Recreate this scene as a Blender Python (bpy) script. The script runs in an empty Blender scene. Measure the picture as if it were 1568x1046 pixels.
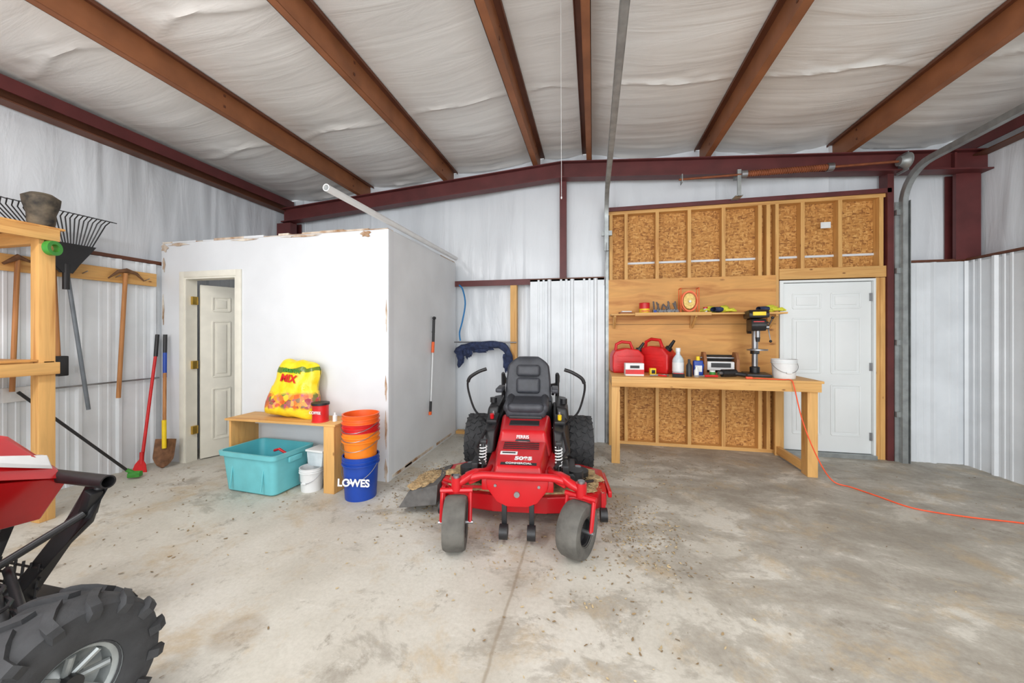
import bpy, bmesh, math, random
from mathutils import Matrix, Vector, noise
random.seed(7)
SC=bpy.context.scene
def C(r,g,b):
    f=lambda c:(c/255/12.92) if c/255<=0.04045 else ((c/255+0.055)/1.055)**2.4
    return (f(r),f(g),f(b),1)
def T(x,y,z): return Matrix.Translation((x,y,z))
def R(x=0,y=0,z=0):
    return Matrix.Rotation(math.radians(z),4,'Z')@Matrix.Rotation(math.radians(y),4,'Y')@Matrix.Rotation(math.radians(x),4,'X')
# ---------------- materials
def base(name):
    m=bpy.data.materials.new(name); m.use_nodes=True
    n=m.node_tree.nodes; l=m.node_tree.links
    return m,n,l,n['Principled BSDF']
def tc(n,l,scale=(1,1,1)):
    t=n.new('ShaderNodeTexCoord'); mp=n.new('ShaderNodeMapping'); mp.inputs['Scale'].default_value=scale
    l.new(t.outputs['Object'],mp.inputs['Vector']); return mp.outputs['Vector']
def nz(n,l,v,scale,detail=4,dist=0,rough=.5):
    x=n.new('ShaderNodeTexNoise'); x.inputs['Scale'].default_value=scale; x.inputs['Detail'].default_value=detail
    x.inputs['Distortion'].default_value=dist; x.inputs['Roughness'].default_value=rough
    l.new(v,x.inputs['Vector']); return x.outputs['Fac']
def ramp(n,l,fac,stops):
    r=n.new('ShaderNodeValToRGB'); e=r.color_ramp.elements
    while len(e)<len(stops): e.new(.5)
    for i,(p,c) in enumerate(stops): e[i].position=p; e[i].color=c if len(c)==4 else (*c,1)
    l.new(fac,r.inputs['Fac']); return r.outputs['Color']
def mix(n,l,fac,a,b,bt='MIX'):
    m=n.new('ShaderNodeMixRGB'); m.blend_type=bt
    for s,v in (('Fac',fac),('Color1',a),('Color2',b)):
        if isinstance(v,(int,float,tuple)): m.inputs[s].default_value=v
        else: l.new(v,m.inputs[s])
    return m.outputs['Color']
def bump(n,l,b,h,st,dist=.01):
    x=n.new('ShaderNodeBump'); x.inputs['Strength'].default_value=st; x.inputs['Distance'].default_value=dist
    l.new(h,x.inputs['Height']); l.new(x.outputs['Normal'],b.inputs['Normal'])
def pm(name,col,rough=.5,metal=0,var=.12,scale=9,bmp=0,bs=60,col2=None,alpha=None):
    m,n,l,b=base(name); b.inputs['Roughness'].default_value=rough; b.inputs['Metallic'].default_value=metal
    v=tc(n,l); f=nz(n,l,v,scale,5)
    c1=tuple(x*(1-var) for x in col[:3])+(1,); c2=col2 or tuple(min(1,x*(1+var)) for x in col[:3])+(1,)
    l.new(ramp(n,l,f,[(.35,c1),(.65,c2)]),b.inputs['Base Color'])
    if bmp: bump(n,l,b,nz(n,l,v,bs,4),bmp,.005)
    return m
def wood(name,ax,light=C(226,176,106),dark=C(196,140,76),rough=.6,fig=1.0,kn=9):
    m,n,l,b=base(name); s=[22*fig,22*fig,22*fig]; s[ax]=1.3
    v=tc(n,l,tuple(s)); f=nz(n,l,v,1.0,5,.6)
    c=ramp(n,l,f,[(.3,dark),(.5,light),(.62,tuple(x*.88 for x in light[:3])),(.75,light)])
    v2=tc(n,l); s2=[kn,kn,kn]; s2[ax]=kn*.45
    v3=tc(n,l,tuple(s2)); k=n.new('ShaderNodeTexVoronoi'); k.inputs['Scale'].default_value=1; l.new(v3,k.inputs['Vector'])
    kr=ramp(n,l,k.outputs['Distance'],[(.03,(1,1,1)),(.1,(0,0,0))])
    c=mix(n,l,kr,c,C(120,66,28)); 
    g=nz(n,l,v2,1.6,2); c=mix(n,l,.5,c,ramp(n,l,g,[(.35,(.72,.69,.66)),(.65,(1,1,1))]),'MULTIPLY')
    l.new(c,b.inputs['Base Color']); b.inputs['Roughness'].default_value=rough
    bump(n,l,b,f,.15,.003); return m
W=[wood('pine_x',0),wood('pine_y',1),wood('pine_z',2)]
PLY=wood('plywood',0,C(222,164,92),C(182,118,58),.6,.4,5)
def osb():
    m,n,l,b=base('osb')
    outs=[]
    for sc,rt in (((32,32,80),0),((80,32,32),.7)):
        t=n.new('ShaderNodeTexCoord'); mp=n.new('ShaderNodeMapping'); mp.inputs['Scale'].default_value=sc; mp.inputs['Rotation'].default_value=(0,rt,0)
        l.new(t.outputs['Object'],mp.inputs['Vector'])
        vo=n.new('ShaderNodeTexVoronoi'); vo.inputs['Scale'].default_value=1; l.new(mp.outputs['Vector'],vo.inputs['Vector'])
        sp=n.new('ShaderNodeSeparateColor'); l.new(vo.outputs['Color'],sp.inputs['Color']); outs.append((sp.outputs[0],sp.outputs[1]))
    pal=[(0,C(140,88,40)),(.3,C(184,128,64)),(.7,C(200,144,76)),(1,C(218,168,100))]
    a=ramp(n,l,outs[0][0],pal); c=ramp(n,l,outs[1][0],pal)
    o=mix(n,l,ramp(n,l,outs[0][1],[(.5,(0,0,0)),(.52,(1,1,1))]),a,c)
    l.new(o,b.inputs['Base Color']); b.inputs['Roughness'].default_value=.7; return m
OSB=osb()
def concrete():
    m,n,l,b=base('concrete'); v=tc(n,l)
    sx=n.new('ShaderNodeSeparateXYZ'); l.new(v,sx.inputs[0])
    c=ramp(n,l,nz(n,l,v,1.1,10,.15,.6),[(.3,C(178,173,161)),(.5,C(198,194,183)),(.7,C(212,209,200))])
    mr=n.new('ShaderNodeMapRange'); mr.inputs['From Min'].default_value=-.7; mr.inputs['From Max'].default_value=1.2
    mr.inputs['To Min'].default_value=-.01; mr.inputs['To Max'].default_value=.14; l.new(sx.outputs[0],mr.inputs['Value'])
    f=nz(n,l,tc(n,l,(1,1.4,1)),1.7,14,.35,.72); ad=n.new('ShaderNodeMath'); ad.operation='ADD'; l.new(f,ad.inputs[0]); l.new(mr.outputs[0],ad.inputs[1])
    st=ramp(n,l,ad.outputs[0],[(.54,(0,0,0)),(.59,(.45,.45,.45)),(.72,(.8,.8,.8))])
    c=mix(n,l,st,c,C(138,131,119))
    f2=nz(n,l,v,2.4,14,.3,.74)
    c=mix(n,l,ramp(n,l,f2,[(.52,(0,0,0)),(.65,(.6,.6,.6))]),c,C(182,160,124))
    f4=nz(n,l,tc(n,l,(1.2,1,1)),4.5,14,.2,.78)
    c=mix(n,l,ramp(n,l,f4,[(.57,(0,0,0)),(.67,(.6,.6,.6))]),c,C(116,107,94))
    f5=nz(n,l,tc(n,l,(.5,1.6,1)),5,12,.1,.8)
    c=mix(n,l,ramp(n,l,f5,[(.59,(0,0,0)),(.67,(.55,.55,.55))]),c,C(222,220,213))
    f3=nz(n,l,v,45,6,0,.7); c=mix(n,l,.55,c,ramp(n,l,f3,[(.3,(.76,.75,.735)),(.6,(1,1,1))]),'MULTIPLY')
    vd=n.new('ShaderNodeVectorMath'); vd.operation='DISTANCE'; vd.inputs[1].default_value=(-1.66,1.45,0); l.new(v,vd.inputs[0])
    c=mix(n,l,ramp(n,l,vd.outputs['Value'],[(.09,(.35,.35,.35)),(.13,(0,0,0))]),c,C(130,112,90))
    a=n.new('ShaderNodeMath'); a.operation='ADD'; a.inputs[1].default_value=.43; l.new(sx.outputs[0],a.inputs[0])
    w=nz(n,l,v,8,2); ww=n.new('ShaderNodeMath'); ww.operation='MULTIPLY_ADD'; ww.inputs[1].default_value=.02; l.new(w,ww.inputs[0]); l.new(a.outputs[0],ww.inputs[2])
    ab=n.new('ShaderNodeMath'); ab.operation='ABSOLUTE'; l.new(ww.outputs[0],ab.inputs[0])
    c=mix(n,l,ramp(n,l,ab.outputs[0],[(.003,(.6,.6,.6)),(.012,(.2,.2,.2)),(.12,(0,0,0))]),c,C(130,115,93))
    vo=n.new('ShaderNodeTexVoronoi'); vo.feature='DISTANCE_TO_EDGE'; vo.inputs['Scale'].default_value=.5
    wv=n.new('ShaderNodeVectorMath'); wv.operation='ADD'; nn=n.new('ShaderNodeTexNoise'); nn.inputs['Scale'].default_value=3; nn.inputs['Detail'].default_value=8; l.new(v,nn.inputs['Vector'])
    sc=n.new('ShaderNodeVectorMath'); sc.operation='SCALE'; sc.inputs['Scale'].default_value=.35; l.new(nn.outputs['Color'],sc.inputs[0]); l.new(v,wv.inputs[0]); l.new(sc.outputs[0],wv.inputs[1]); l.new(wv.outputs[0],vo.inputs['Vector'])
    c=mix(n,l,ramp(n,l,vo.outputs['Distance'],[(.001,(.14,.14,.14)),(.004,(0,0,0))]),c,C(130,120,105))
    l.new(c,b.inputs['Base Color']); b.inputs['Roughness'].default_value=.6
    bump(n,l,b,nz(n,l,v,35,6),.25,.004); return m
CONC=concrete()
def insul(name,sc,tint,st,ro):
    m,n,l,b=base(name); v=tc(n,l,sc)
    f=nz(n,l,v,1,6,.7); f2=nz(n,l,tc(n,l),.9,3)
    c=ramp(n,l,f2,[(.3,tuple(x*.9 for x in tint[:3])),(.65,tint)])
    l.new(c,b.inputs['Base Color']); b.inputs['Roughness'].default_value=ro
    bump(n,l,b,f,st,.03); return m
INS_V=insul('vinyl_insulation_wall',(6,6,1.0),C(230,235,240),.5,.24); INS_C=insul('vinyl_insulation_ceiling',(.7,6,3),C(232,231,228),.34,.3)
LIN=pm('white_liner_steel',C(222,227,231),.32,0,.06,3)
RED=pm('mower_red',C(190,18,28),.3,0,.08,4)
REDP=pm('red_plastic',C(205,28,30),.4)
BLK=pm('black_plastic',C(32,32,34),.45,0,.2)
SEAT=pm('seat_vinyl',C(62,64,70),.5,0,.12,20,.2)
RUB=pm('rubber',C(54,55,57),.75,0,.2,14,.3,80)
RUBD=pm('dusty_rubber',C(92,90,85),.8,0,.25,10,.3,60)
GALV=pm('galvanized',C(160,165,165),.45,.6,.15,12)
STEEL=pm('steel',C(150,150,152),.35,.8,.12)
MAR=pm('maroon_primer',C(94,42,42),.5,0,.15,5)
PUR=pm('brown_primer',C(144,90,56),.55,0,.16,4)
PURD=pm('brown_primer_dark_and_shaded',C(98,56,36),.55,0,.15,4)  # dark brown steel; on purlin flanges and lips, shade put into the colour
WHT=pm('white_paint',C(218,221,224),.5,0,.04,2)
WHTD=pm('door_white',C(228,232,232),.4,0,.02,2)
GRYP=pm('gray_white_paint',C(222,225,227),.55,0,.05,2)
CREAM=pm('cream_trim',C(224,221,208),.45,0,.04)
TEAL=pm('teal_plastic',C(112,196,204),.4,0,.05)
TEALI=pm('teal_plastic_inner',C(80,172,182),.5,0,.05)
ORG=pm('orange_plastic',C(236,98,34),.4,0,.06)
ORGY=pm('bright_orange_plastic',C(240,130,28),.4,0,.06)
BLU=pm('blue_plastic',C(22,66,160),.4,0,.08)
WPL=pm('white_plastic',C(226,228,228),.4,0,.04)
BRASS=pm('brass',C(200,165,80),.3,.8)
YEL=pm('yellow_plastic',C(240,205,30),.5,0,.08)
GRN=pm('green_plastic',C(60,140,50),.5)
NAVY=pm('navy_cloth',C(44,54,84),.9,0,.4,20,.6,50)
BHOSE=pm('blue_hose',C(30,120,180),.4)
OLDW=wood('old_handle',2,C(196,136,80),C(150,98,52))
RUST=pm('rusty_steel',C(120,86,60),.7,.3,.3,20,.2)
RUSTB=pm('rusty_brown_bar',C(140,80,50),.6,.3,.2,12)
GRASS=pm('dry_grass',C(176,150,110),.95,0,.3,40,.8,120)
CORD=pm('orange_cord',C(240,90,50),.5)
DARK=pm('dark_void',C(40,38,36),.9)
TORN=pm('torn_drywall_edge',C(160,118,78),.9,0,.1,7,.4,60,col2=C(226,218,204))
GLASSY=pm('bottle_plastic',C(200,210,215),.2)
TAN=pm('tan_box',C(150,98,60),.6)
# ---------------- mesh builder
class G:
    def __init__(s,M=None): s.bm=bmesh.new(); s.mats=[]; s.M=M or Matrix()
    def _add(s,tb,mat,M=None,recalc=True):
        if mat not in s.mats: s.mats.append(mat)
        i=s.mats.index(mat)
        if recalc: bmesh.ops.recalc_face_normals(tb,faces=tb.faces)
        for f in tb.faces: f.material_index=i; f.smooth=True
        tb.transform(s.M@(M or Matrix()))
        me=bpy.data.meshes.new('t'); tb.to_mesh(me); tb.free(); s.bm.from_mesh(me); bpy.data.meshes.remove(me)
    def box(s,c,d,mat,rot=None,bev=0,seg=2):
        tb=bmesh.new(); bmesh.ops.create_cube(tb,size=1)
        tb.transform(Matrix.Diagonal((d[0],d[1],d[2],1)))
        if bev: bmesh.ops.bevel(tb,geom=tb.edges[:],offset=bev,segments=seg,profile=.6,affect='EDGES')
        s._add(tb,mat,T(*c)@(rot or Matrix()))
    def bb(s,lo,hi,mat,bev=0):
        s.box([(a+b)/2 for a,b in zip(lo,hi)],[abs(b-a) for a,b in zip(lo,hi)],mat,None,bev)
    def hexa(s,p,mat,bev=0,seg=2):
        tb=bmesh.new(); v=[tb.verts.new(q) for q in p]
        for f in ((3,2,1,0),(4,5,6,7),(0,1,5,4),(1,2,6,5),(2,3,7,6),(3,0,4,7)): tb.faces.new([v[i] for i in f])
        if bev: bmesh.ops.bevel(tb,geom=tb.edges[:],offset=bev,segments=seg,profile=.6,affect='EDGES')
        s._add(tb,mat)
    def prism(s,pts,t,mat,M=None,bev=0,seg=2):
        tb=bmesh.new(); a=[tb.verts.new((x,y,-t/2)) for x,y in pts]; b=[tb.verts.new((x,y,t/2)) for x,y in pts]
        tb.faces.new(a[::-1]); tb.faces.new(b); n=len(pts)
        for i in range(n): tb.faces.new((a[i],a[(i+1)%n],b[(i+1)%n],b[i]))
        if bev: bmesh.ops.bevel(tb,geom=tb.edges[:],offset=bev,segments=seg,profile=.6,affect='EDGES')
        s._add(tb,mat,M)
    def tube(s,pts,r,mat,seg=8,M=None,closed=False):
        pts=[Vector(p) for p in pts]; n=len(pts); rs=list(r)+[list(r)[-1]]*n if isinstance(r,(list,tuple)) else [r]*n
        tb=bmesh.new(); rings=[]; up=None
        for i,p in enumerate(pts):
            if closed: d=(pts[(i+1)%n]-pts[i-1]).normalized()
            else: d=(pts[min(i+1,n-1)]-pts[max(i-1,0)]).normalized()
            if up is None:
                up=Vector((0,0,1)) if abs(d.z)<.9 else Vector((1,0,0))
            up=(up-d*up.dot(d)).normalized(); sd=d.cross(up)
            rings.append([tb.verts.new(p+(up*math.cos(a)+sd*math.sin(a))*rs[i]) for a in [2*math.pi*k/seg for k in range(seg)]])
        for i in range(n if closed else n-1):
            A=rings[i];B=rings[(i+1)%n]
            for k in range(seg): tb.faces.new((A[k],A[(k+1)%seg],B[(k+1)%seg],B[k]))
        if not closed: tb.faces.new(rings[0][::-1]); tb.faces.new(rings[-1])
        s._add(tb,mat,M)
    def cyl(s,a,b,r,mat,seg=20,r2=None): s.tube([a,b],[r,r if r2 is None else r2],mat,seg)
    def lathe(s,prof,mat,M=None,seg=32,recalc=True):
        tb=bmesh.new(); rings=[]
        for r,z in prof:
            if r<1e-6: rings.append([tb.verts.new((0,0,z))])
            else: rings.append([tb.verts.new((r*math.cos(2*math.pi*k/seg),r*math.sin(2*math.pi*k/seg),z)) for k in range(seg)])
        for A,B in zip(rings,rings[1:]):
            for k in range(seg):
                k2=(k+1)%seg
                if len(A)==1 and len(B)==1: continue
                if len(A)==1: tb.faces.new((A[0],B[k2],B[k]))
                elif len(B)==1: tb.faces.new((A[k],A[k2],B[0]))
                else: tb.faces.new((A[k],A[k2],B[k2],B[k]))
        s._add(tb,mat,M,recalc)
    def surf(s,nu,nv,fn,mat,M=None,recalc=False):
        tb=bmesh.new(); g=[[tb.verts.new(fn(i/nu,j/nv)) for j in range(nv+1)] for i in range(nu+1)]
        for i in range(nu):
            for j in range(nv): tb.faces.new((g[i][j],g[i+1][j],g[i+1][j+1],g[i][j+1]))
        s._add(tb,mat,M,recalc)
    def blob(s,c,d,mat,amp=.2,fr=2,seed=0,rot=None,sub=3):
        tb=bmesh.new(); bmesh.ops.create_icosphere(tb,subdivisions=sub,radius=.5)
        for v in tb.verts: v.co*=1+amp*noise.noise(v.co*fr*2+Vector((seed*7.3,0,0)))
        tb.transform(Matrix.Diagonal((d[0],d[1],d[2],1))); s._add(tb,mat,T(*c)@(rot or Matrix()))
    def text(s,txt,size,mat,M,bold=0):
        cu=bpy.data.curves.new('txt','FONT'); cu.body=txt; cu.size=size; cu.extrude=.0008; cu.offset=bold; cu.align_x='CENTER'; cu.align_y='CENTER'
        o=bpy.data.objects.new('txt',cu); SC.collection.objects.link(o)
        dg=bpy.context.evaluated_depsgraph_get(); me=o.evaluated_get(dg).to_mesh()
        tb=bmesh.new(); tb.from_mesh(me); o.evaluated_get(dg).to_mesh_clear()
        s._add(tb,mat,M,False); bpy.data.objects.remove(o); bpy.data.curves.remove(cu)
    def done(s,name,origin=True):
        for e in s.bm.edges:
            if len(e.link_faces)==2 and e.calc_face_angle(0)>.65: e.smooth=False
        me=bpy.data.meshes.new(name); 
        o=bpy.data.objects.new(name,me); SC.collection.objects.link(o)
        if origin:
            xs=[v.co for v in s.bm.verts]; c=Vector(((min(v[0] for v in xs)+max(v[0] for v in xs))/2,(min(v[1] for v in xs)+max(v[1] for v in xs))/2,min(v[2] for v in xs)))
            s.bm.transform(Matrix.Translation(-c)); o.location=c
        s.bm.to_mesh(me); s.bm.free()
        for m in s.mats: me.materials.append(m)
        return o
# ---------------- room shell
XL,XR,YB,YF=-4.78,3.97,5.0,-3.2
def roof(x): return 3.70-.07*abs(x+.40)
g=G(); g.bb((XL-.3,YF-1.5,-.1),(XR+.3,YB+.3,0),CONC); g.done('floor',False)
PX=[-4.74,-3.37,-2.0,-.72,-.08,1.33,2.79,4.0]
def ceil(u,v):
    x=-4.98+u*9.2; y=YF+v*(5.2-YF)
    z=roof(x)+.212
    for a,b in zip(PX,PX[1:]):
        if a<=x<=b:
            t=(x-a)/(b-a); w=math.sin(math.pi*t)
            z-= .07*(b-a)/1.4*w
            ph=(y+.14*w+.06*math.sin(a*9)+.03*math.sin(x*6))%1.5
            z-= .022*w**.5*math.exp(-(((ph-.75)/.022)**2))
            z+= .010*w*math.exp(-(((ph-.66)/.05)**2))*noise.noise(Vector((x*6,y*2,a)))*2
            z+= .018*w*noise.noise(Vector((x*.9,y*2.5,a)))
            k=max(0,1-(5.0-y)/.9)+.4
            z+= .012*k*w*noise.noise(Vector((x*1.3+y*.6,y*11,a+5)))
    return (x,y,z)
g=G(); g.surf(150,300,ceil,INS_C); g.done('ceiling',False)
def ribbed(g,axis,a,b,off,sgn,z0,z1,mat,zt=None):
    pr=[]; u=a; P=.305
    while u<b:
        for du,h in ((0,0),(.10,0),(.105,.006),(.125,.006),(.13,0),(.17,0),(.175,.006),(.195,.006),(.20,0),(.235,0),(.25,.024),(.275,.024),(.29,0)):
            if u+du<=b: pr.append((u+du,h))
        u+=P
    pr.append((b,0))
    tb=bmesh.new(); vs=[]
    for u,h in pr:
        w=off+sgn*h
        c=(lambda z:(u,w,z)) if axis=='x' else (lambda z:(w,u,z))
        vs.append((tb.verts.new(c(z0)),tb.verts.new(c(z1))))
    for (p,q),(r,t) in zip(vs,vs[1:]): tb.faces.new((p,r,t,q))
    g._add(tb,mat,None,False)
def inswall(g,axis,a,b,off,sgn,z0,zf,mat):
    def fn(u,v):
        t=a+u*(b-a); zt=zf(t); z=z0+v*(zt-z0)
        w=off+sgn*(.03*noise.noise(Vector((t*2.2,z*.5,off)))+.016*noise.noise(Vector((t*7,z*1.2,off)))+.01*math.sin(t*5))
        w+=sgn*.014*math.exp(-((((t+.3)%1.22-.6)/.02)**2))
        return (t,w,z) if axis=='x' else (w,t,z)
    g.surf(int((b-a)*40),40,fn,mat)
g=G()
inswall(g,'x',XL-.2,XR+.25,5.155,-1,0,lambda t:roof(t)+.2,INS_V)
ribbed(g,'x',-.84,.15,YB,-1,0,2.16,LIN); ribbed(g,'x',3.42,XR,YB,-1,0,2.22,LIN)
g.bb((-.84,5.0,2.14),(.15,5.1,2.16),LIN)
g.done('wall_back',False)
g=G(); inswall(g,'y',YF,5.2,XL-.13,1,2.0,lambda t:3.6,INS_V); ribbed(g,'y',YF,5.0,XL,1,0,2.2,LIN); g.bb((XL-.1,YF,2.18),(XL,5,2.2),LIN); g.done('wall_left',False)
g=G(); inswall(g,'y',YF,5.2,XR+.16,-1,2.0,lambda t:3.6,INS_V); ribbed(g,'y',YF,5.0,XR,-1,0,2.22,LIN); g.bb((XR,YF,2.2),(XR+.12,5,2.22),LIN); g.done('wall_right',False)
for i,x in enumerate(PX[1:-1]):
    g=G(); z=roof(x); s=1 if x<-.4 else -1
    g.bb((x-.003,YF,z),(x+.003,5.12,z+.2),PUR)
    g.bb((x,YF,z),(x-s*.065,5.12,z+.005),PUR); g.bb((x,YF,z+.195),(x+s*.065,5.12,z+.2),PURD)  # top flange uses the darker copy: shade line along the top is painted
    g.bb((x-s*.065,YF,z),(x-s*.06,5.12,z+.02),PURD)
    g.bb((x+s*.058,YF,z+.175),(x+s*.064,5.12,z+.2),PURD)
    y=-2.9
    while y<4.8:
        for k in (-1,1): g.bb((x+s*.003,y-.01,z+.1+k*.05),(x+s*.009,y+.01,z+.12+k*.05),PURD)
        y+=1.9
    g.done('roof_purlin',False)
g=G()
def slab(x0,x1,a,b,y0,y1,mat):
    za,zb=roof(x0),roof(x1)
    g.hexa([(x0,y0,za+a),(x1,y0,zb+a),(x1,y1,zb+a),(x0,y1,za+a),(x0,y0,za+b),(x1,y0,zb+b),(x1,y1,zb+b),(x0,y1,za+b)],mat)
for x0,x1 in ((XL,-.4),(-.4,XR+.15)):
    slab(x0,x1,-.215,-.2,4.88,5.03,MAR); slab(x0,x1,-.2,-.012,4.945,4.96,MAR); slab(x0,x1,-.012,0,4.88,5.03,MAR)
g.bb((-.41,4.9,3.5),(-.39,5.0,3.69),MAR)
g.bb((3.8,4.9,3.2),(3.82,5.0,3.38),MAR)
g.done('roof_rafter',False)
g=G()
g.bb((XL-.1,YF,3.36),(XL+.04,5.1,3.372),PURD); g.bb((XL-.09,YF,3.37),(XL-.08,5.1,3.52),PURD); g.bb((XL+.03,YF,3.44),(XL+.042,5.1,3.56),MAR); g.done('eave_beam',False)
g=G(); g.bb((XR+.02,YF,3.34),(XR+.14,5.1,3.352),PURD); g.bb((XR+.0,YF,3.40),(XR+.014,5.1,3.54),MAR); g.done('eave_beam',False)
for x0,x1 in ((-4.87,-4.62),(3.88,4.1)):
    g=G(); g.bb((x0,5.02,0),(x1,5.03,roof(x0)-.2),MAR); g.bb((x0,5.12,0),(x1,5.13,3.2),MAR); g.bb(((x0+x1)/2-.006,5.03,0),((x0+x1)/2+.006,5.12,3.2),MAR)
    g.bb((x0,4.99 if x0>0 else 4.9,2.24),(x1,5.02,roof(x0)-.22),MAR); g.done('steel_column',False)
g=G(); g.bb((-.44,5.02,2.17),(-.35,5.1,roof(-.4)-.2),MAR); g.done('steel_column',False)
g=G(); g.bb((-1.93,5.0,2.165),(.2,5.1,2.18),PURD); g.bb((-1.93,4.99,2.10),(-.84,5.0,2.18),MAR); g.done('trim_1',False)
g=G(); g.bb((3.4,5.0,2.225),(XR,5.1,2.25),PURD); g.bb((XR,YF,2.225),(XR+.1,5.0,2.25),PURD); g.done('trim_2',False)
g=G(); g.bb((XL-.1,YF,2.205),(XL+.005,5,2.24),PURD); g.done('trim_3',False)
g=G(); g.bb((XL+.025,YF,.93),(XL+.035,3.2,.945),STEEL); g.done('trim_4',False)
g=G(); g.bb((.18,4.97,3.02),(3.28,5.1,3.07),MAR); g.bb((3.24,4.97,0),(3.3,5.1,3.3),MAR); g.bb((.16,4.99,0),(.2,5.1,3.1),GALV); g.done('trim_5',False)
g=G(); g.bb((-1.92,5.0,0),(-.86,5.09,.04),W[0]); g.bb((-1.12,5.0,.04),(-1.03,5.09,2.1),W[2]); g.done('trim_6',False)
g=G()
g.bb((.2,5.1,0),(2.17,5.115,3.02),OSB)
g.bb((.2,5.0,0),(2.17,5.095,.04),W[0]); g.bb((.2,5.0,2.98),(2.17,5.095,3.02),W[0])
for x in (.23,.42,.8,1.18,1.57,1.97,2.06): g.bb((x-.02,5.0,.04),(x+.02,5.095,2.98),W[2])
g.bb((2.135,5.0,0),(2.17,5.095,2.98),W[2])
g.bb((.2,4.985,.96),(2.135,5.0,2.13),PLY); g.bb((.2,4.983,1.545),(2.135,4.986,1.549),DARK)
for a,b in ((.44,.78),(.82,1.16),(1.2,1.55),(1.59,1.95)): g.bb((a,5.085,2.34),(b,5.1,2.365),WHT)
g.done('framed_wall_infill',False)
g=G(); g.bb((2.17,5.1,2.1),(3.24,5.115,3.02),OSB); g.bb((2.17,5.0,2.98),(3.24,5.095,3.02),W[0])
for x in (2.42,2.8,3.2): g.bb((x-.02,5.0,2.2),(x+.02,5.095,2.98),W[2])
g.bb((2.172,4.99,2.075),(3.24,5.095,2.2),W[0])
for a,b in ((2.18,2.4),(2.44,2.78),(2.82,3.18)): g.bb((a,5.085,2.34),(b,5.1,2.365),WHT)
g.bb((2.6,4.99,2.66),(2.7,5.0,2.73),WPL)
g.done('framed_wall_infill',False)
g=G(); g.bb((3.145,5.0,0),(3.185,5.095,2.07),W[2]); g.bb((3.187,4.995,0),(3.235,5.095,2.07),W[2]); g.done('door_jamb_stud',False)
def panel_door(g,w,h,t,mat,both=True):
    g.box((w/2,0,h/2),(w,t,h),mat,None,.003)
    cw=(w-.11*3)/2
    for cx in (.11+cw/2,.22+cw*1.5):
        for z0,z1 in ((.2,.78),(.92,1.56),(1.68,h-.13)):
            for sg in ((-1,1) if both else (-1,)):
                y=sg*(t/2+.003); cz=(z0+z1)/2
                for zz in (z0,z1): g.box((cx,y,zz),(cw,.012,.018),mat,None,.004)
                for xx in (cx-cw/2,cx+cw/2): g.box((xx,y,cz),(.018,.012,z1-z0),mat,None,.004)
                g.box((cx,y,cz),(cw-.07,.012,z1-z0-.07),mat,None,.005)
g=G(T(2.215,5.04,.05)); panel_door(g,.9,1.98,.04,WHTD)
for z in (.2,1.0,1.8): g.box((.89,-.025,z),(.02,.02,.09),STEEL)
g.done('door_1')
g=G(); g.bb((2.175,4.985,0),(2.212,5.1,2.06),WHTD); g.bb((3.118,4.985,0),(3.14,5.1,2.06),WHTD); g.bb((2.212,4.985,2.035),(3.118,5.1,2.06),WHTD); g.bb((2.18,4.96,0),(3.14,5.1,.045),GALV); g.done('trim_7',False)
YW=3.225; XS=-1.93; ZT=2.44
dx0,dx1,dz=-4.41,-3.71,2.05
g=G()
g.bb((XL+.03,YW,0),(dx0,YW+.11,ZT),WHT); g.bb((dx1,YW,0),(XS,YW+.11,ZT),WHT); g.bb((dx0,YW,dz),(dx1,YW+.11,ZT),WHT)
g.bb((XS-.035,YW-.004,0),(XS+.002,YW,ZT),WHT)
for (x,z,w,h) in ((-2.17,2.405,.1,.06),(-4.70,2.39,.09,.08),(-4.71,2.2,.03,.14),(-4.72,1.7,.02,.3),(-4.5,2.42,.25,.03),(-3.6,2.425,.3,.02),(-2.9,2.425,.4,.02),(-1.95,.5,.02,.3),(-1.945,1.6,.015,.25),(-1.95,.1,.03,.2),(-1.95,.9,.02,.2)):
    pts=[(w/2*math.cos(a)*(1+.35*math.sin(a*5+x*9)),h/2*math.sin(a)*(1+.3*math.cos(a*4+x*7))) for a in [k*math.pi/9 for k in range(18)]]
    pts=[(px,min(py,ZT-z)) for px,py in pts]
    g.prism(pts,.004,TORN,T(x,YW-.0055,z)@R(90,0,0))
g.done('wall_partition_front',False)
g=G(); g.bb((XS-.11,YW+.11,0),(XS,5.02,ZT),GRYP)
g.bb((XS-.002,YW,0),(XS+.006,YW+.05,ZT),GRYP)
for y,z,w,h in ((4.6,.03,.5,.04),(3.9,.03,.7,.04),(3.5,.02,.4,.04)): g.bb((XS,y-w/2,z-h/2+.01),(XS+.004,y+w/2,z+h/2),TORN)
g.done('wall_partition_side',False)
g=G()
random.seed(3)
x=XL+.05
while x<XS-.05:
    w=random.uniform(.08,.35); w=min(w,XS-x)
    g.bb((x,YW-.006,ZT),(x+w,YW+.1,ZT+random.uniform(.006,.025)),random.choice([TORN,TORN,WHT])); x+=w
y=YW+.11
while y<4.98:
    w=min(random.uniform(.2,.5),4.98-y); g.bb((XS-.1,y,ZT),(XS+.004,y+w,ZT+random.uniform(.005,.015)),random.choice([TORN,WHT])); y+=w
g.done('trim_8',False)
g=G()
for a,b,c,d in ((dx0-.065,dx0,0,dz+.065),(dx1,dx1+.065,0,dz+.065),(dx0,dx1,dz,dz+.065)):
    g.bb((a,YW-.018,c),(b,YW-.001,d),CREAM,.004)
g.bb((dx0,YW-.01,0),(dx0+.02,YW+.11,dz),CREAM); g.bb((dx1-.02,YW-.01,0),(dx1,YW+.11,dz),CREAM); g.bb((dx0+.02,YW-.01,dz-.02),(dx1-.02,YW+.11,dz),CREAM)
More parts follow.
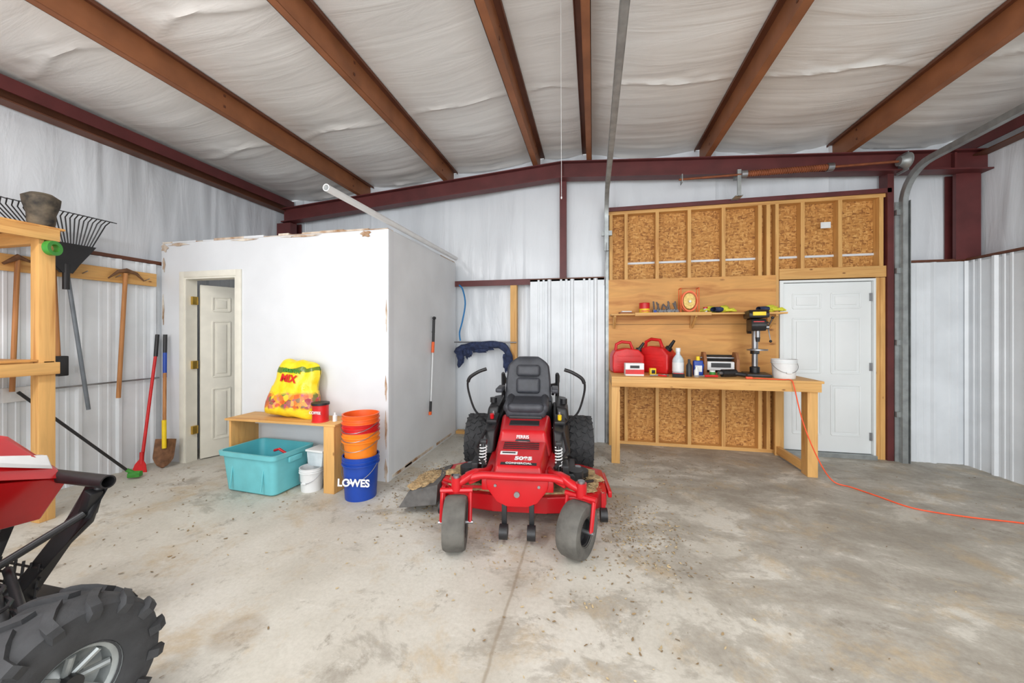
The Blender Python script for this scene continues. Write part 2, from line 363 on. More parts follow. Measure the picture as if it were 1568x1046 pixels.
for z in (.35,1.08,1.8): g.box((dx0+.035,YW+.07,z),(.03,.06,.09),BRASS,None,.003)
g.done('trim_9',False)
g=G(T(dx0+.055,YW+.115,.012)@R(0,0,66)); panel_door(g,.66,1.97,.036,CREAM)
g.lathe([(0,0),(.03,0),(.012,.015),(.012,.04),(.028,.05),(.028,.07),(0,.08)],BRASS,T(.6,-.018,.95)@R(90,0,0),16)
g.done('door_2')
g=G(); g.lathe([(.022,0),(.027,0),(.027,2.62),(.022,2.62),(.022,0)],WPL,T(XS+.03,4.96,ZT+.055)@R(90,0,0),20); g.done('pvc_pipe')
# --------- garage door hardware
def smooth(P,k=5):
    P=[Vector(p) for p in P]; o=[]
    for i in range(len(P)-1):
        a=P[max(i-1,0)];b=P[i];c=P[i+1];d=P[min(i+2,len(P)-1)]
        for j in range(k):
            t=j/k; o.append(.5*((2*b)+(c-a)*t+(2*a-5*b+4*c-d)*t*t+(3*b-a-3*c+d)*t**3))
    o.append(P[-1]); return o
def track(x,zlow,yend,name):
    g=G(); pts=[(x,4.93,zlow),(x,4.93,2.86)]
    for k in range(1,9):
        a=k*math.pi/16; pts.append((x,4.93-.36*(1-math.cos(a)),2.86+.36*math.sin(a)))
    pts.append((x,yend,3.22+ (4.57-yend)*.012))
    P=[Vector(p) for p in pts]
    def strip(f):
        tb=bmesh.new(); A=[]
        for i,p in enumerate(P):
            d=(P[min(i+1,len(P)-1)]-P[max(i-1,0)]).normalized(); nn=Vector((0,-d.z,d.y))
            A.append([tb.verts.new(p+Vector((q,0,0))+nn*w) for q,w in f])
        for a,b in zip(A,A[1:]):
            for k in range(4): tb.faces.new((a[k],a[(k+1)%4],b[(k+1)%4],b[k]))
        tb.faces.new(A[0]); tb.faces.new(A[-1][::-1]); g._add(tb,GALV)
    for off in (-.024,.024): strip(((off-.002,-.03),(off+.002,-.03),(off+.002,.03),(off-.002,.03)))
    strip(((-.024,.026),(.024,.026),(.024,.03),(-.024,.03)))
    if zlow<.5: g.bb((x-.06,4.955,0),(x+.05,4.965,2.9),GALV); g.bb((x+.045,4.9,0),(x+.05,4.965,2.9),GALV)
    for z in ((.5,1.3,2.1,2.75) if zlow<.5 else (2.7,)): g.bb((x-.06,4.93,z),(x+.07,4.97,z+.06),GALV)
    g.bb((x-.003,1.2,3.25),(x+.003,1.24,3.86),GALV)
    if zlow>1: g.tube([(x,4.9,zlow+.1),(x-.01,4.88,zlow-.1),(x-.03,4.9,zlow-.45)],.004,STEEL,6)
    return g.done(name,False)
track(.17,2.5,-1.0,'garage_door_track'); track(3.36,.0,-1.0,'garage_door_track')
g=G(); g.cyl((1.02,4.82,3.30),(3.36,4.82,3.30),.013,RUSTB,12)
pts=[(1.75+i*.004,4.82+.034*math.cos(i*1.05),3.30+.034*math.sin(i*1.05)) for i in range(210)]
g.tube(pts,.006,RUSTB,5)
g.cyl((1.75,4.82,3.3),(2.59,4.82,3.3),.03,RUSTB,14)
for x in (1.73,2.6): g.cyl((x-.03,4.82,3.3),(x+.03,4.82,3.3),.045,STEEL,14)
g.lathe([(0,-.04),(.05,-.04),(.05,-.02),(.06,0),(.075,.03),(.085,.035),(.085,.045),(0,.045)],GALV,T(3.28,4.82,3.3)@R(0,90,0),20)
g.bb((1.66,4.81,3.05),(1.70,4.83,3.36),GALV); g.bb((1.64,4.81,3.05),(1.72,5.0,3.06),GALV)
g.bb((1.66,4.83,3.28),(1.70,4.95,3.33),GALV)
g.bb((3.32,4.81,3.2),(3.33,4.97,3.4),GALV); g.bb((1.05,4.80,3.26),(1.06,4.9,3.36),GALV)
g.done('torsion_spring_bar',False)
g=G(); g.tube([(-.226,2.68,3.84),(-.225,2.68,3.2),(-.222,2.68,2.42)],.0012,WPL,5); g.blob((-.222,2.68,2.41),(.01,.01,.02),WPL,0); g.done('pull_cord',False)
# --------- workbench
g=G(); y0,y1=4.2,4.975
g.bb((.2,y0,.935),(2.22,y1,.96),W[0],.003)
for x in (.245,2.135):
    g.bb((x-.045,y0+.03,0),(x+.045,y0+.07,.935),W[2],.003); g.bb((x-.04,y0+.07,0),(x,y0+.16,.935),W[2],.003)
    g.bb((x-.045,4.9,0),(x+.045,4.94,.935),W[2],.003)
g.bb((.2,y0+.005,.85),(2.2,y0+.03,.935),W[0],.003); g.bb((2.18,y0+.03,.85),(2.2,4.95,.935),W[1],.002); g.bb((.2,y0+.03,.85),(.22,4.95,.935),W[1],.002)
g.bb((2.10,y0+.16,.02),(2.14,4.9,.11),W[1],.003)
g.bb((.2,4.94,.85),(2.2,4.97,.935),W[0])
g.done('workbench')
g=G(); g.bb((.22,4.72,1.655),(2.14,4.982,1.675),W[0],.002); g.bb((.5,4.70,1.645),(1.35,4.72,1.685),W[0],.002)
for x in (.27,1.2,2.05): g.bb((x-.02,4.95,1.5),(x+.02,4.982,1.655),W[2]); g.hexa([(x-.012,4.95,1.5),(x+.012,4.95,1.5),(x+.012,4.95,1.53),(x-.012,4.95,1.53),(x-.012,4.76,1.635),(x+.012,4.76,1.635),(x+.012,4.76,1.655),(x-.012,4.76,1.655)],W[1])
g.done('wall_shelf')
ZB=.96; ZS=1.675
def gascan(x,y,s,rz):
    g=G(T(x,y,ZB)@R(0,0,rz)@Matrix.Scale(s,4))
    prof=[(-.17,0),(.17,0),(.18,.05),(.18,.2),(.12,.27),(-.02,.29),(-.15,.26),(-.18,.2),(-.18,.05)]
    g.prism(prof,.2,REDP,R(90,0,0),.02,3)
    g.tube([(-.13,0,.25),(-.12,0,.33),(-.06,0,.36),(.04,0,.35),(.07,0,.27)],.018,REDP,10)
    g.lathe([(0,0),(.035,0),(.035,.03),(.02,.035),(.014,.12),(0,.12)],BLK,T(.13,0,.25)@R(0,35,0),16)
    for z in (.08,.14,.2): g.box((0,-.101,z),(.26,.006,.012),REDP,None,.002)
    g.done('gas_can')
gascan(.40,4.7,1.03,8); gascan(.75,4.75,1.12,-38)
g=G(T(.45,4.36,ZB)@R(0,0,5)); g.box((0,0,.07),(.2,.1,.14),WPL,None,.004); g.box((0,-.052,.045),(.2,.003,.05),REDP); g.box((0,-.052,.1),(.1,.003,.03),BLK); g.done('parts_box')
g=G(T(.93,4.44,ZB)); g.lathe([(0,0),(.055,0),(.06,.01),(.06,.17),(.05,.2),(.022,.24),(.022,.27),(0,.27)],GLASSY,None,20); g.lathe([(0,.27),(.026,.27),(.026,.31),(0,.31)],WPL,None,16); g.lathe([(.0605,.05),(.0615,.05),(.0615,.15),(.0605,.15)],WPL,None,20); g.done('spray_jug')
g=G(T(1.03,4.38,ZB)); g.lathe([(0,0),(.03,0),(.03,.12),(.013,.15),(.013,.19),(0,.19)],BLK,None,16); g.done('oil_bottle')
g=G(T(1.10,4.36,ZB)); g.lathe([(0,0),(.024,0),(.024,.07),(.012,.09),(.012,.11),(0,.11)],WPL,None,16); g.done('glue_bottle')
g=G(T(1.15,4.5,ZB)); g.box((0,0,.085),(.1,.06,.17),BLU,None,.015,3); g.lathe([(0,.16),(.02,.17),(.02,.2),(.018,.215),(0,.215)],YEL,None,16); g.box((0,-.031,.08),(.07,.003,.07),WPL); g.tube([(.03,0,.15),(.055,0,.12),(.045,0,.06)],.01,BLU,8); g.done('oil_bottle')
g=G(T(.74,4.3,ZB)); g.tube([(-.13,0,.012),(-.04,.01,.014),(.02,0,.02),(.07,.02,.012)],.009,STEEL,8); g.tube([(-.04,.01,.014),(.04,-.03,.012)],.01,REDP,8); g.tube([(-.04,.01,.014),(.05,.04,.012)],.01,REDP,8); g.done('pliers')
g=G(T(.66,4.44,ZB)@R(0,0,12)); g.box((0,0,.04),(.07,.05,.08),YEL,None,.012); g.box((0,-.026,.04),(.04,.003,.04),BLK,None,.001); g.done('tape_measure')
g=G(T(.90,4.28,ZB)@R(0,0,-10)); g.box((0,0,.02),(.12,.07,.04),DARK,None,.006); g.box((0,-.005,.043),(.1,.05,.006),REDP,None,.002); g.done('drill_bit_case')
g=G(T(1.43,4.70,ZB)@R(0,0,-4))
g.box((0,0,.012),(.36,.22,.024),TAN); g.prism([(-.11,0),(.11,0),(.11,.16),(.06,.235),(-.06,.235),(-.11,.16)],.03,TAN,T(-.165,0,.02)@R(90,0,90),.003)
g.prism([(-.11,0),(.11,0),(.11,.16),(.06,.235),(-.06,.235),(-.11,.16)],.03,TAN,T(.165,0,.02)@R(90,0,90),.003)
g.box((0,.1,.12),(.32,.015,.2),DARK); g.box((0,-.02,.1),(.28,.1,.1),WPL,None,.01); g.box((0,-.075,.11),(.2,.01,.05),BLK)
g.cyl((-.2,0,.19),(.2,0,.19),.012,STEEL,10); g.done('wooden_tool_caddy')
g=G(T(1.45,4.41,ZB)@R(0,0,20)); g.cyl((-.1,0,.045),(.06,0,.045),.04,BLK,18); g.tube([(.02,0,.04),(.08,-.05,.035),(.11,-.10,.03)],.024,BLK,10); g.cyl((-.14,0,.045),(-.1,0,.045),.02,STEEL,12); g.done('angle_drill')
g=G(T(1.24,4.28,ZB)); g.tube([(-.08,0,.02),(0,.02,.02),(.05,0,.02)],.012,REDP,8); g.tube([(-.08,0,.02),(-.18,.02,.015)],.006,STEEL,8); g.done('screwdriver')
g=G(T(1.27,4.40,ZB)); g.lathe([(0,0),(.03,0),(.03,.05),(.026,.055),(0,.055)],GRN,None,16); g.lathe([(0,.055),(.028,.055),(.028,.07),(0,.07)],WPL,None,16); g.done('small_jar')
g=G(T(1.78,4.62,ZB)@R(0,0,-12))
g.box((0,.0,.015),(.24,.34,.03),BLK,None,.008)
g.cyl((0,.08,.03),(0,.08,.6),.03,STEEL,20)
g.lathe([(.03,0),(.05,0),(.05,.06),(.03,.07)],BLK,T(0,.08,.03),20)
g.cyl((0,.08,.24),(0,.08,.30),.045,BLK,18); g.box((0,0,.27),(.05,.1,.03),BLK)
g.lathe([(0,.0),(.1,0),(.1,.015),(0,.015)],STEEL,T(0,-.07,.285),24)
g.prism([(-.16,0),(.12,0),(.16,.05),(.16,.13),(-.16,.13),(-.19,.06)],.14,BLK,T(0,-.0,.5)@R(90,0,90),.015)
g.prism([(-.19,0),(.2,0),(.22,.03),(.2,.09),(-.15,.09),(-.2,.05)],.19,BLK,T(0,.0,.64)@R(90,0,90),.02)
g.lathe([(0,0),(.06,0),(.065,.02),(.065,.16),(.05,.18),(0,.18)],BLK,T(0,.19,.47),20)
g.cyl((0,-.1,.42),(0,-.1,.5),.022,STEEL,14); g.cyl((0,-.1,.38),(0,-.1,.43),.018,BLK,14,.024); g.cyl((0,-.1,.3),(0,-.1,.38),.004,STEEL,8)
g.cyl((.07,-.06,.54),(.11,-.06,.54),.022,STEEL,14)
for a in (20,140,260):
    c,s=math.cos(math.radians(a)),math.sin(math.radians(a)); g.cyl((.1,-.06,.54),(.12,-.06+.15*c,.54+.15*s),.006,STEEL,8); g.blob((.12,-.06+.155*c,.54+.155*s),(.03,.03,.03),BLK,0)
g.box((0,-.17,.57),(.1,.01,.07),REDP,None,.003); g.box((0,-.2,.685),(.12,.01,.04),YEL,None,.003)
g.done('drill_press')
def bucket(x,y,z,r,h,mat,handle=True,lid=False,seg=36):
    g=G(T(x,y,z)); p=[(0,0),(r*.86,0),(r*.87,.008),(r*.97,h*.8),(r*1.05,h*.8),(r*1.05,h*.83),(r*.975,h*.84),(r*.98,h*.89),(r*1.04,h*.89),(r*1.04,h*.91),(r*.985,h*.92)]
    p+=[(r,h*.985),(r*1.03,h*.985),(r*1.03,h),(r*.96,h),(r*.84,.012),(0,.012)]
    g.lathe(p,mat,None,seg)
    if lid: g.lathe([(0,h+.005),(r*.95,h+.005),(r*1.06,h+.008),(r*1.06,h-.02),(r*1.04,h-.02)],WPL,None,seg)
    if handle:
        a=[(r*1.06*math.cos(t),-.0-r*1.06*math.sin(t)*.9,h*.82-r*.9*math.sin(t)) for t in [k*math.pi/16 for k in range(17)]]
        g.tube(a,.0025,STEEL,6); m=a[7:10]; g.tube(m,.009,WPL,8)
    return g
bucket(1.98,4.45,ZB,.115,.2,WPL).done('white_bucket')
g=G(T(.62,4.8,ZS)); g.lathe([(0,0),(.06,0),(.062,.005),(.062,.06),(.0621,.06)],YEL,None,24); g.lathe([(.062,.06),(.062,.12),(.064,.13),(.055,.135),(0,.135)],REDP,None,24); g.text('CRAFTS',.03,REDP,T(0,-.064,.03)@R(90,0,0),.001); g.done('paint_can')
g=G(T(.86,4.82,ZS))
for i in range(9):
    x=-.13+i*.032; g.tube([(x,0,.008),(x+.03*math.sin(i*2),-.03,.05),(x+.03*math.sin(i*3),.02,.13+.02*math.cos(i))],.011,STEEL,6); g.box((x,-.04,.025),(.035,.02,.045),STEEL,R(0,30*i,20))
g.done('metal_clamps')
g=G(T(1.13,4.82,ZS))
for y in (-.055,.055): 
    g.tube([(-.10,y,.01),(-.10,y,.30),(.10,y,.30),(.10,y,.01)],.006,ORG,8,closed=True)
    g.lathe([(.078,-.004),(.09,-.004),(.09,.004),(.078,.004),(.078,-.004)],ORG,T(0,y*.8,.145)@R(90,0,0)@Matrix.Diagonal((1,1.4,1,1)),28)
SPL=pm('tan_string',C(226,196,120),.8,0,.2,60,.4)
g.lathe([(0,-.04),(.065,-.04),(.075,0),(.065,.04),(0,.04)],SPL,T(0,0,.145)@R(90,0,0)@Matrix.Diagonal((1,1.4,1,1)),28)
g.cyl((0,-.07,.14),(0,.07,.14),.014,WPL,10); g.tube([(-.10,-.055,.30),(-.10,.055,.30)],.006,ORG); g.tube([(.10,-.055,.30),(.10,.055,.30)],.006,ORG)
g.done('string_reel')
def glove(x,y,rz,mat,z=ZS):
    g=G(T(x,y,z)@R(0,0,rz)); g.blob((0,0,.045),(.15,.1,.085),mat,.3,2,x)
    for i in range(4): g.tube([(.05,-.035+i*.024,.035),(.1,-.04+i*.026,.045),(.14,-.045+i*.03,.02)],[.014,.013,.009],mat,8)
    g.tube([(0,-.04,.03),(.04,-.08,.03),(.08,-.09,.02)],[.016,.014,.01],mat,8)
    g.lathe([(.045,-.05),(.05,0),(.052,.05),(.04,.05)],NAVY,T(-.09,0,.04)@R(0,90,0)@Matrix.Diagonal((.6,1,1,1)),14); return g.done('work_glove')
YG=pm('yellow_green_glove',C(205,205,60),.8,0,.2,20,.3); glove(1.40,4.86,200,YG); glove(1.50,4.79,25,YG); glove(2.0,4.8,10,YG)
g=G(T(1.31,4.80,ZS)); g.lathe([(0,0),(.022,0),(.022,.05),(.02,.055),(0,.055)],GLASSY,None,16); g.lathe([(0,.055),(.024,.055),(.024,.07),(0,.07)],REDP,None,16); g.done('small_jar')
g=G(T(.74,4.78,ZS)); g.lathe([(0,0),(.02,0),(.02,.04),(0,.045)],BLU,None,16); g.done('small_jar')
g=G(T(.40,4.84,ZS)@R(0,0,15)); g.box((0,0,.012),(.16,.07,.024),TAN,None,.004); g.box((.01,0,.032),(.12,.05,.014),WPL,None,.003); g.done('sandpaper_pack')
g=G(); P=[(1.60,4.27,.967),(1.68,4.30,.967),(1.74,4.27,.967),(1.82,4.24,.967),(1.88,4.23,.967),(1.93,4.195,.967),(1.945,4.17,.90),(2.0,4.15,.6),(2.07,4.12,.35),(2.16,4.1,.13),(2.24,4.08,.02),(2.34,4.02,.007),(2.44,3.84,.007),(2.56,3.64,.007),(2.85,3.56,.007),(3.17,3.53,.007),(3.55,3.42,.007),(3.9,3.38,.007)]
g.tube(smooth(P),.0055,CORD,8); g.box((1.58,4.27,.972),(.06,.025,.022),CORD,None,.004); g.done('extension_cord')
# --------- small bench & items
g=G(); g.bb((-3.45,2.87,.6),(-2.24,3.2,.618),W[0],.002); g.bb((-2.27,2.89,0),(-2.25,3.19,.6),W[2],.002); g.bb((-2.36,2.875,0),(-2.25,2.89,.6),W[2],.002); g.bb((-3.42,2.89,0),(-3.395,3.19,.6),W[2],.002)
g.bb((-3.395,3.15,.51),(-2.27,3.17,.6),WHT); g.done('plywood_bench')
def tote():
    g=G(T(-2.985,2.90,.0)@R(0,0,-4)); W0,D0,W1,D1,H=.28,.18,.33,.225,.37
    def ring(w,d,z,r=.05):
        o=[]
        for cx,cy,a0 in ((w-r,d-r,0),(-w+r,d-r,90),(-w+r,-d+r,180),(w-r,-d+r,270)):
            for k in range(6): a=math.radians(a0+k*18); o.append((cx+r*math.cos(a),cy+r*math.sin(a),z))
        return o
    L=[ring(W0-.02,D0-.02,0),ring(W0,D0,.015),ring(W1-.02,D1-.02,H-.04),ring(W1,D1,H-.04),ring(W1+.005,D1+.005,H),ring(W1-.015,D1-.015,H),]
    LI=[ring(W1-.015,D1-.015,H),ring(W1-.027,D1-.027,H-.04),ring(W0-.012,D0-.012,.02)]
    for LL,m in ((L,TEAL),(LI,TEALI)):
        tb=bmesh.new(); V=[[tb.verts.new(p) for p in r] for r in LL]; n=len(V[0])
        for A,B in zip(V,V[1:]):
            for k in range(n): tb.faces.new((A[k],A[(k+1)%n],B[(k+1)%n],B[k]))
        tb.faces.new(V[0] if LL is L else V[-1]); g._add(tb,m,None,False)
    for sx in (-1,1): g.box((sx*(W1-.005),0,H-.07),(.03,.14,.05),TEAL,None,.01)
    for x in (-.18,.18): g.box((x,-.20,.19),(.012,.008,.28),TEAL,R(-7,0,0),.003)
    g.tube([(.05,.03,.33),(.14,.0,.36),(.2,.04,.3)],.012,REDP,8); g.box((-.08,.02,.13),(.26,.2,.2),BLU,R(10,5,20),.02)
    g.done('storage_tote')
tote()
bucket(-2.53,2.93,0,.1,.21,WPL).done('white_bucket'); bucket(-2.44,3.08,0,.07,.19,WPL,handle=False,lid=True).done('white_bucket')
g=G(T(-2.49,3.0,.212)@R(0,0,-5)); g.prism([(-.08,0),(.08,0),(.095,.13),(-.095,.13)],.15,GLASSY,R(90,0,0),.012); g.box((0,0,.14),(.2,.17,.02),WPL,None,.006); g.done('food_container')
bx,by=-2.0,2.90
g=bucket(bx,by,0,.15,.37,BLU); g.text('LOWES',.085,WPL,T(.03,-.147,.17)@R(86,0,8),.003); g.done('blue_bucket')
for z,m,h in ((.36,ORGY,.22),(.455,REDP,.2),(.53,ORG,.2)):
    g=G(T(bx,by,z)); r=.15
    g.lathe([(0,0),(r*.88,0),(r*.9,h*.4),(r*.97,h*.62),(r*1.06,h*.62),(r*1.06,h*.66),(r*.98,h*.68),(r*.98,h*.8),(r*1.05,h*.8),(r*1.05,h*.84),(r*.99,h*.86),(r*1.04,h),(r*.96,h),(r*.85,.01),(0,.01)],m,None,36)
    g.tube([(r*1.07*math.cos(t),-r*1.07*math.sin(t),h*.64-.07*math.sin(t)) for t in [k*math.pi/16 for k in range(17)]],.003,STEEL,6)
    g.done('orange_bucket' if m is not REDP else 'red_bucket')
def bagmat():
    m,n,l,b=base('seed_bag'); v=tc(n,l); sx=n.new('ShaderNodeSeparateXYZ'); l.new(v,sx.inputs[0])
    c=ramp(n,l,nz(n,l,v,9,2),[(.4,C(238,203,20)),(.6,C(246,218,48))])
    fl=n.new('ShaderNodeTexVoronoi'); fl.inputs['Scale'].default_value=26; l.new(v,fl.inputs['Vector'])
    sp=n.new('ShaderNodeSeparateColor'); l.new(fl.outputs['Color'],sp.inputs['Color'])
    fc=ramp(n,l,sp.outputs[0],[(0,C(160,40,60)),(.2,C(236,150,40)),(.45,C(205,80,40)),(.6,C(248,205,60)),(.8,C(190,80,110)),(1,C(110,120,50))])
    f2=nz(n,l,v,7,3); ma=n.new('ShaderNodeMath'); ma.operation='MULTIPLY_ADD'; ma.inputs[1].default_value=.10; l.new(f2,ma.inputs[0]); l.new(sx.outputs[2],ma.inputs[2])
    zb=ramp(n,l,ma.outputs[0],[(.17,(0,0,0)),(.19,(1,1,1)),(.30,(1,1,1)),(.33,(0,0,0))])
    c=mix(n,l,zb,c,fc)
    zr=ramp(n,l,ma.outputs[0],[(.515,(0,0,0)),(.52,(.9,.9,.9)),(.555,(.9,.9,.9)),(.56,(0,0,0))]); c=mix(n,l,zr,c,C(60,110,40))
    l.new(c,b.inputs['Base Color']); b.inputs['Roughness'].default_value=.3; bump(n,l,b,nz(n,l,v,14,3,.8),.5,.012); return m
BAG=bagmat()
g=G(T(-2.87,3.04,.622)@R(-9,6,2))
def bagf(sg):
    def f(u,v):
        x=(u-.5)*2; z=v
        th=.11*max(0,(1-abs(x)**3.5))**.5*max(0,(1-abs(2*z-1)**5))**.5*(1.2-.6*z)
        wx=.275*(1-.28*z**1.6+.03*math.sin(z*9))
        return (x*wx+.015*noise.noise(Vector((x*2,z*4,1))), sg*th+ sg*.014*noise.noise(Vector((x*3,z*5,sg))), z*.56+.02*noise.noise(Vector((x*2,z,3)))-(.03*x*x if z>.5 else 0))
    return f
g.surf(30,34,bagf(-1),BAG); g.surf(30,34,bagf(1),BAG)
g.text('MIX',.10,REDP,T(-.02,-.105,.365)@R(84,0,-3),.003); g.text('GARDEN',.05,GRN,T(-.02,-.085,.44)@R(74,0,-3),.002)
g.done('seed_mix_bag')
g=G(T(-2.47,2.97,.618)); g.lathe([(0,0),(.075,0),(.075,.005),(.07,.01),(.07,.15),(.075,.155),(0,.155)],REDP,None,28); g.lathe([(0,.155),(.078,.155),(.078,.175),(0,.175)],BLK,None,28); g.text('COFFEE',.035,WPL,T(0,-.072,.09)@R(90,0,0),.001); g.done('coffee_can')
g=G(T(-2.34,3.0,.618)); g.lathe([(0,0),(.02,0),(.02,.05),(.01,.06),(.01,.08),(0,.08)],WPL,None,14); g.done('small_bottle')
g=G(); g.cyl((XS+.03,4.12,.55),(XS+.03,4.2,1.45),.009,WPL,10); g.cyl((XS+.03,4.19,1.3),(XS+.03,4.21,1.6),.016,BLK,12); g.cyl((XS+.03,4.175,1.2),(XS+.03,4.19,1.33),.018,ORG,12); g.cyl((XS+.03,4.11,.5),(XS+.03,4.12,.62),.015,BLK,12); g.blob((XS+.03,4.22,1.62),(.04,.07,.04),BLK,.2)
g.cyl((XS+.0,4.2,1.45),(XS+.05,4.2,1.45),.004,STEEL); g.box((XS+.03,4.105,.48),(.03,.03,.04),ORG,None,.004); g.done('pole_pruner')
g=G(); g.tube(smooth([(-1.9,4.95,1.16),(-1.8,4.94,1.23),(-1.6,4.93,1.27),(-1.35,4.93,1.28),(-1.2,4.93,1.25),(-1.12,4.93,1.12),(-1.13,4.94,.95)],4),[.035,.04,.05,.045,.05,.04,.045,.052,.05,.042,.045,.05,.052,.05,.045,.05,.055,.05,.045,.045,.05,.05,.045,.04,.035],NAVY,12)
g.blob((-1.83,4.94,1.08),(.10,.08,.22),NAVY,.6,2,3); g.blob((-1.55,4.93,1.22),(.36,.08,.09),NAVY,.9,3,5); g.blob((-1.15,4.93,1.05),(.10,.08,.3),NAVY,.7,3,9); g.blob((-1.72,4.93,1.17),(.12,.06,.14),NAVY,.8,3,2)
g.cyl((-1.93,4.97,1.31),(-1.03,4.97,1.31),.01,STEEL); g.done('hanging_jacket')
g=G(); g.tube(smooth([(-1.86,4.98,2.12),(-1.80,4.96,2.05),(-1.76,4.95,1.85),(-1.8,4.94,1.6),(-1.84,4.94,1.45),(-1.83,4.94,1.33)]),.011,BHOSE,8); g.done('air_hose')
# --------- left wall tools
XW=XL+.07
g=G(); g.bb((XL+.026,1.9,1.95),(XL+.055,3.16,2.09),W[1],.003)
for y in (2.3,2.55,2.8,3.05): g.cyl((XL+.05,y,2.0),(XL+.12,y,2.02),.005,STEEL,6)
g.done('tool_hanging_board')
g=G(); B0=Vector((XW+.06,2.40,1.98))
g.cyl((XW+.1,2.53,.72),(XW+.06,2.41,1.95),.015,pm('gray_handle',C(110,118,125),.4),12); g.cyl(tuple(B0+Vector((0,0,-.15))),tuple(B0+Vector((0,0,.08))),.024,BLK,12)
for i in range(24):
    t=i/23; y=1.95+t*.72; z=2.50
    g.tube([tuple(B0+Vector((0,(t-.5)*.08,.0))),(XW+.07,2.19+t*.36,2.22-.05*abs(t-.5)),(XW+.07,y,z-.02),(XW+.11,y+(t-.5)*.03,z+.02),(XW+.18,y+(t-.5)*.04,z)],.005,BLK,5)
g.prism([(-.03,0),(.03,0),(.17,.22),(.20,.27),(-.26,.27),(-.22,.22)],.012,BLK,T(XW+.07,2.40,1.98)@R(90,0,90))
g.done('leaf_rake')
g=G(); g.cyl((XW+.02,2.8,.78),(XW+.02,2.86,2.05),.018,OLDW,12); g.tube([(XW+.02,2.72,1.98),(XW+.02,2.8,2.06),(XW+.02,2.87,2.08),(XW+.02,2.95,2.06),(XW+.02,3.02,1.99)],[.006,.016,.024,.016,.006],RUST,8); g.done('pickaxe')
g=G(); g.cyl((XW+.02,2.37,1.22),(XW+.02,2.34,2.02),.016,OLDW,12); g.box((XW+.04,2.375,1.14),(.08,.07,.18),BLK,None,.01); g.done('sledgehammer')
g=G(); g.cyl((XW+.02,2.10,.95),(XW+.02,2.13,2.05),.016,OLDW,12); g.tube([(XW+.02,2.05,2.0),(XW+.03,2.13,2.07),(XW+.02,2.21,2.04)],[.01,.025,.008],RUST,8); g.done('garden_hoe')
g=G(); g.cyl((XW+.09,2.19,1.2),(XW+.09,2.21,1.5),.02,GRN,12); g.cyl((XW+.09,2.21,1.5),(XW+.07,2.26,2.0),.012,STEEL,12); g.box((XW+.09,2.185,1.15),(.04,.09,.08),GRN,None,.01); g.done('lopping_shears')
g=G(); g.cyl((-4.58,2.93,.12),(-4.68,3.12,1.2),.014,REDP,12); g.cyl((-4.68,3.12,1.18),(-4.70,3.15,1.42),.018,BLK,12); g.prism([(-.07,0),(.07,0),(.05,.08),(.015,.13),(-.015,.13),(-.05,.08)],.006,REDP,T(-4.57,2.9,.0)@R(80,0,20)); g.cyl((-4.57,2.92,.08),(-4.58,2.93,.2),.018,REDP,12); g.done('ice_scraper')
g=G(); g.cyl((-4.50,3.08,.28),(-4.58,3.14,1.0),.016,OLDW,12); g.cyl((-4.58,3.14,.95),(-4.60,3.155,1.22),.018,BLU,12); g.cyl((-4.6,3.155,1.2),(-4.61,3.165,1.42),.018,BLK,12); g.cyl((-4.50,3.08,.2),(-4.51,3.085,.5),.02,YEL,12)
def bl(u,v):
    x=(u-.5)*2; w=.11*(1 if v>.35 else (v/.35)**.5); return (x*w,.03*(1-x*x)-.012,v*.3)
g.surf(10,12,bl,RUST,T(-4.48,3.05,.0)@R(-10,0,15)); g.done('shovel')
g=G(); g.cyl((-4.62,2.1,.95),(-4.45,2.72,.1),.012,BLK,10); g.tube([(-4.45,2.72,.1),(-4.42,2.76,.06),(-4.36,2.78,.06)],.018,GRN,10); g.box((-4.42,2.77,.04),(.1,.06,.05),GRN,R(0,0,30),.01); g.tube([(-4.46,2.74,.08),(-4.48,2.8,.04)],.01,GRN,8); g.done('garden_weeder')
g=G(); g.box((XL+.045,2.16,.92),(.04,.2,.12),WPL,None,.006)
for y in (2.12,2.2): g.box((XL+.067,y,.92),(.004,.035,.06),GRYP,None,.001)
g.done('outlet_box')
g=G(); rx=-4.12
for y,xs in ((2.0,(rx,)),(.6,(rx,-4.66))):
    for x in xs: g.bb((x-.045,y-.045,0),(x+.045,y+.045,2.22),W[2],.004)
    g.bb((-4.74,y-.02,2.12),(rx+.045,y+.04,2.22),W[0],.003)
    g.bb((-4.74,y-.02,1.14),(rx+.045,y+.04,1.22),W[0],.003)
for x in (rx+.05,-4.74): g.bb((x,.5,2.14),(x+.035,2.05,2.23),W[1],.003); g.bb((x,.5,1.12),(x+.035,2.05,1.21),W[1],.003)
g.bb((-4.74,.5,2.23),(rx+.085,2.08,2.245),PLY,.002); g.bb((-4.72,.5,1.22),(rx+.045,1.95,1.235),PLY,.002)
g.done('wooden_storage_rack')
g=G(T(-4.12,1.99,2.246)); g.lathe([(0,0),(.06,0),(.072,.03),(.075,.10),(.095,.17),(.1,.22),(.06,.25),(0,.24)],pm('mud_black',C(44,42,40),.8,0,.4,9,.5,40,col2=C(112,100,82)),None,20); g.done('plant_pot')
g=G(T(-4.02,2.0,2.08)@R(0,90,20)); g.lathe([(.03,-.02),(.055,-.02),(.055,.02),(.03,.02),(.03,-.02)],GRN,None,24); g.done('tape_roll')
g=G(T(-4.35,1.8,1.236)); g.tube(smooth([(-.1,0,.01),(0,.05,.03),(.1,0,.01),(.05,-.08,.02),(-.05,-.06,.04),(.08,.04,.05)]),.008,WPL,6); g.done('white_cable')
g=G(T(-4.3,1.62,1.236)@R(0,0,20)); g.tube([(-.09,0,.01),(.0,.02,.012),(.09,.0,.012)],.01,STEEL,8); g.box((.1,0,.015),(.05,.03,.03),STEEL,None,.005); g.done('adjustable_wrench')
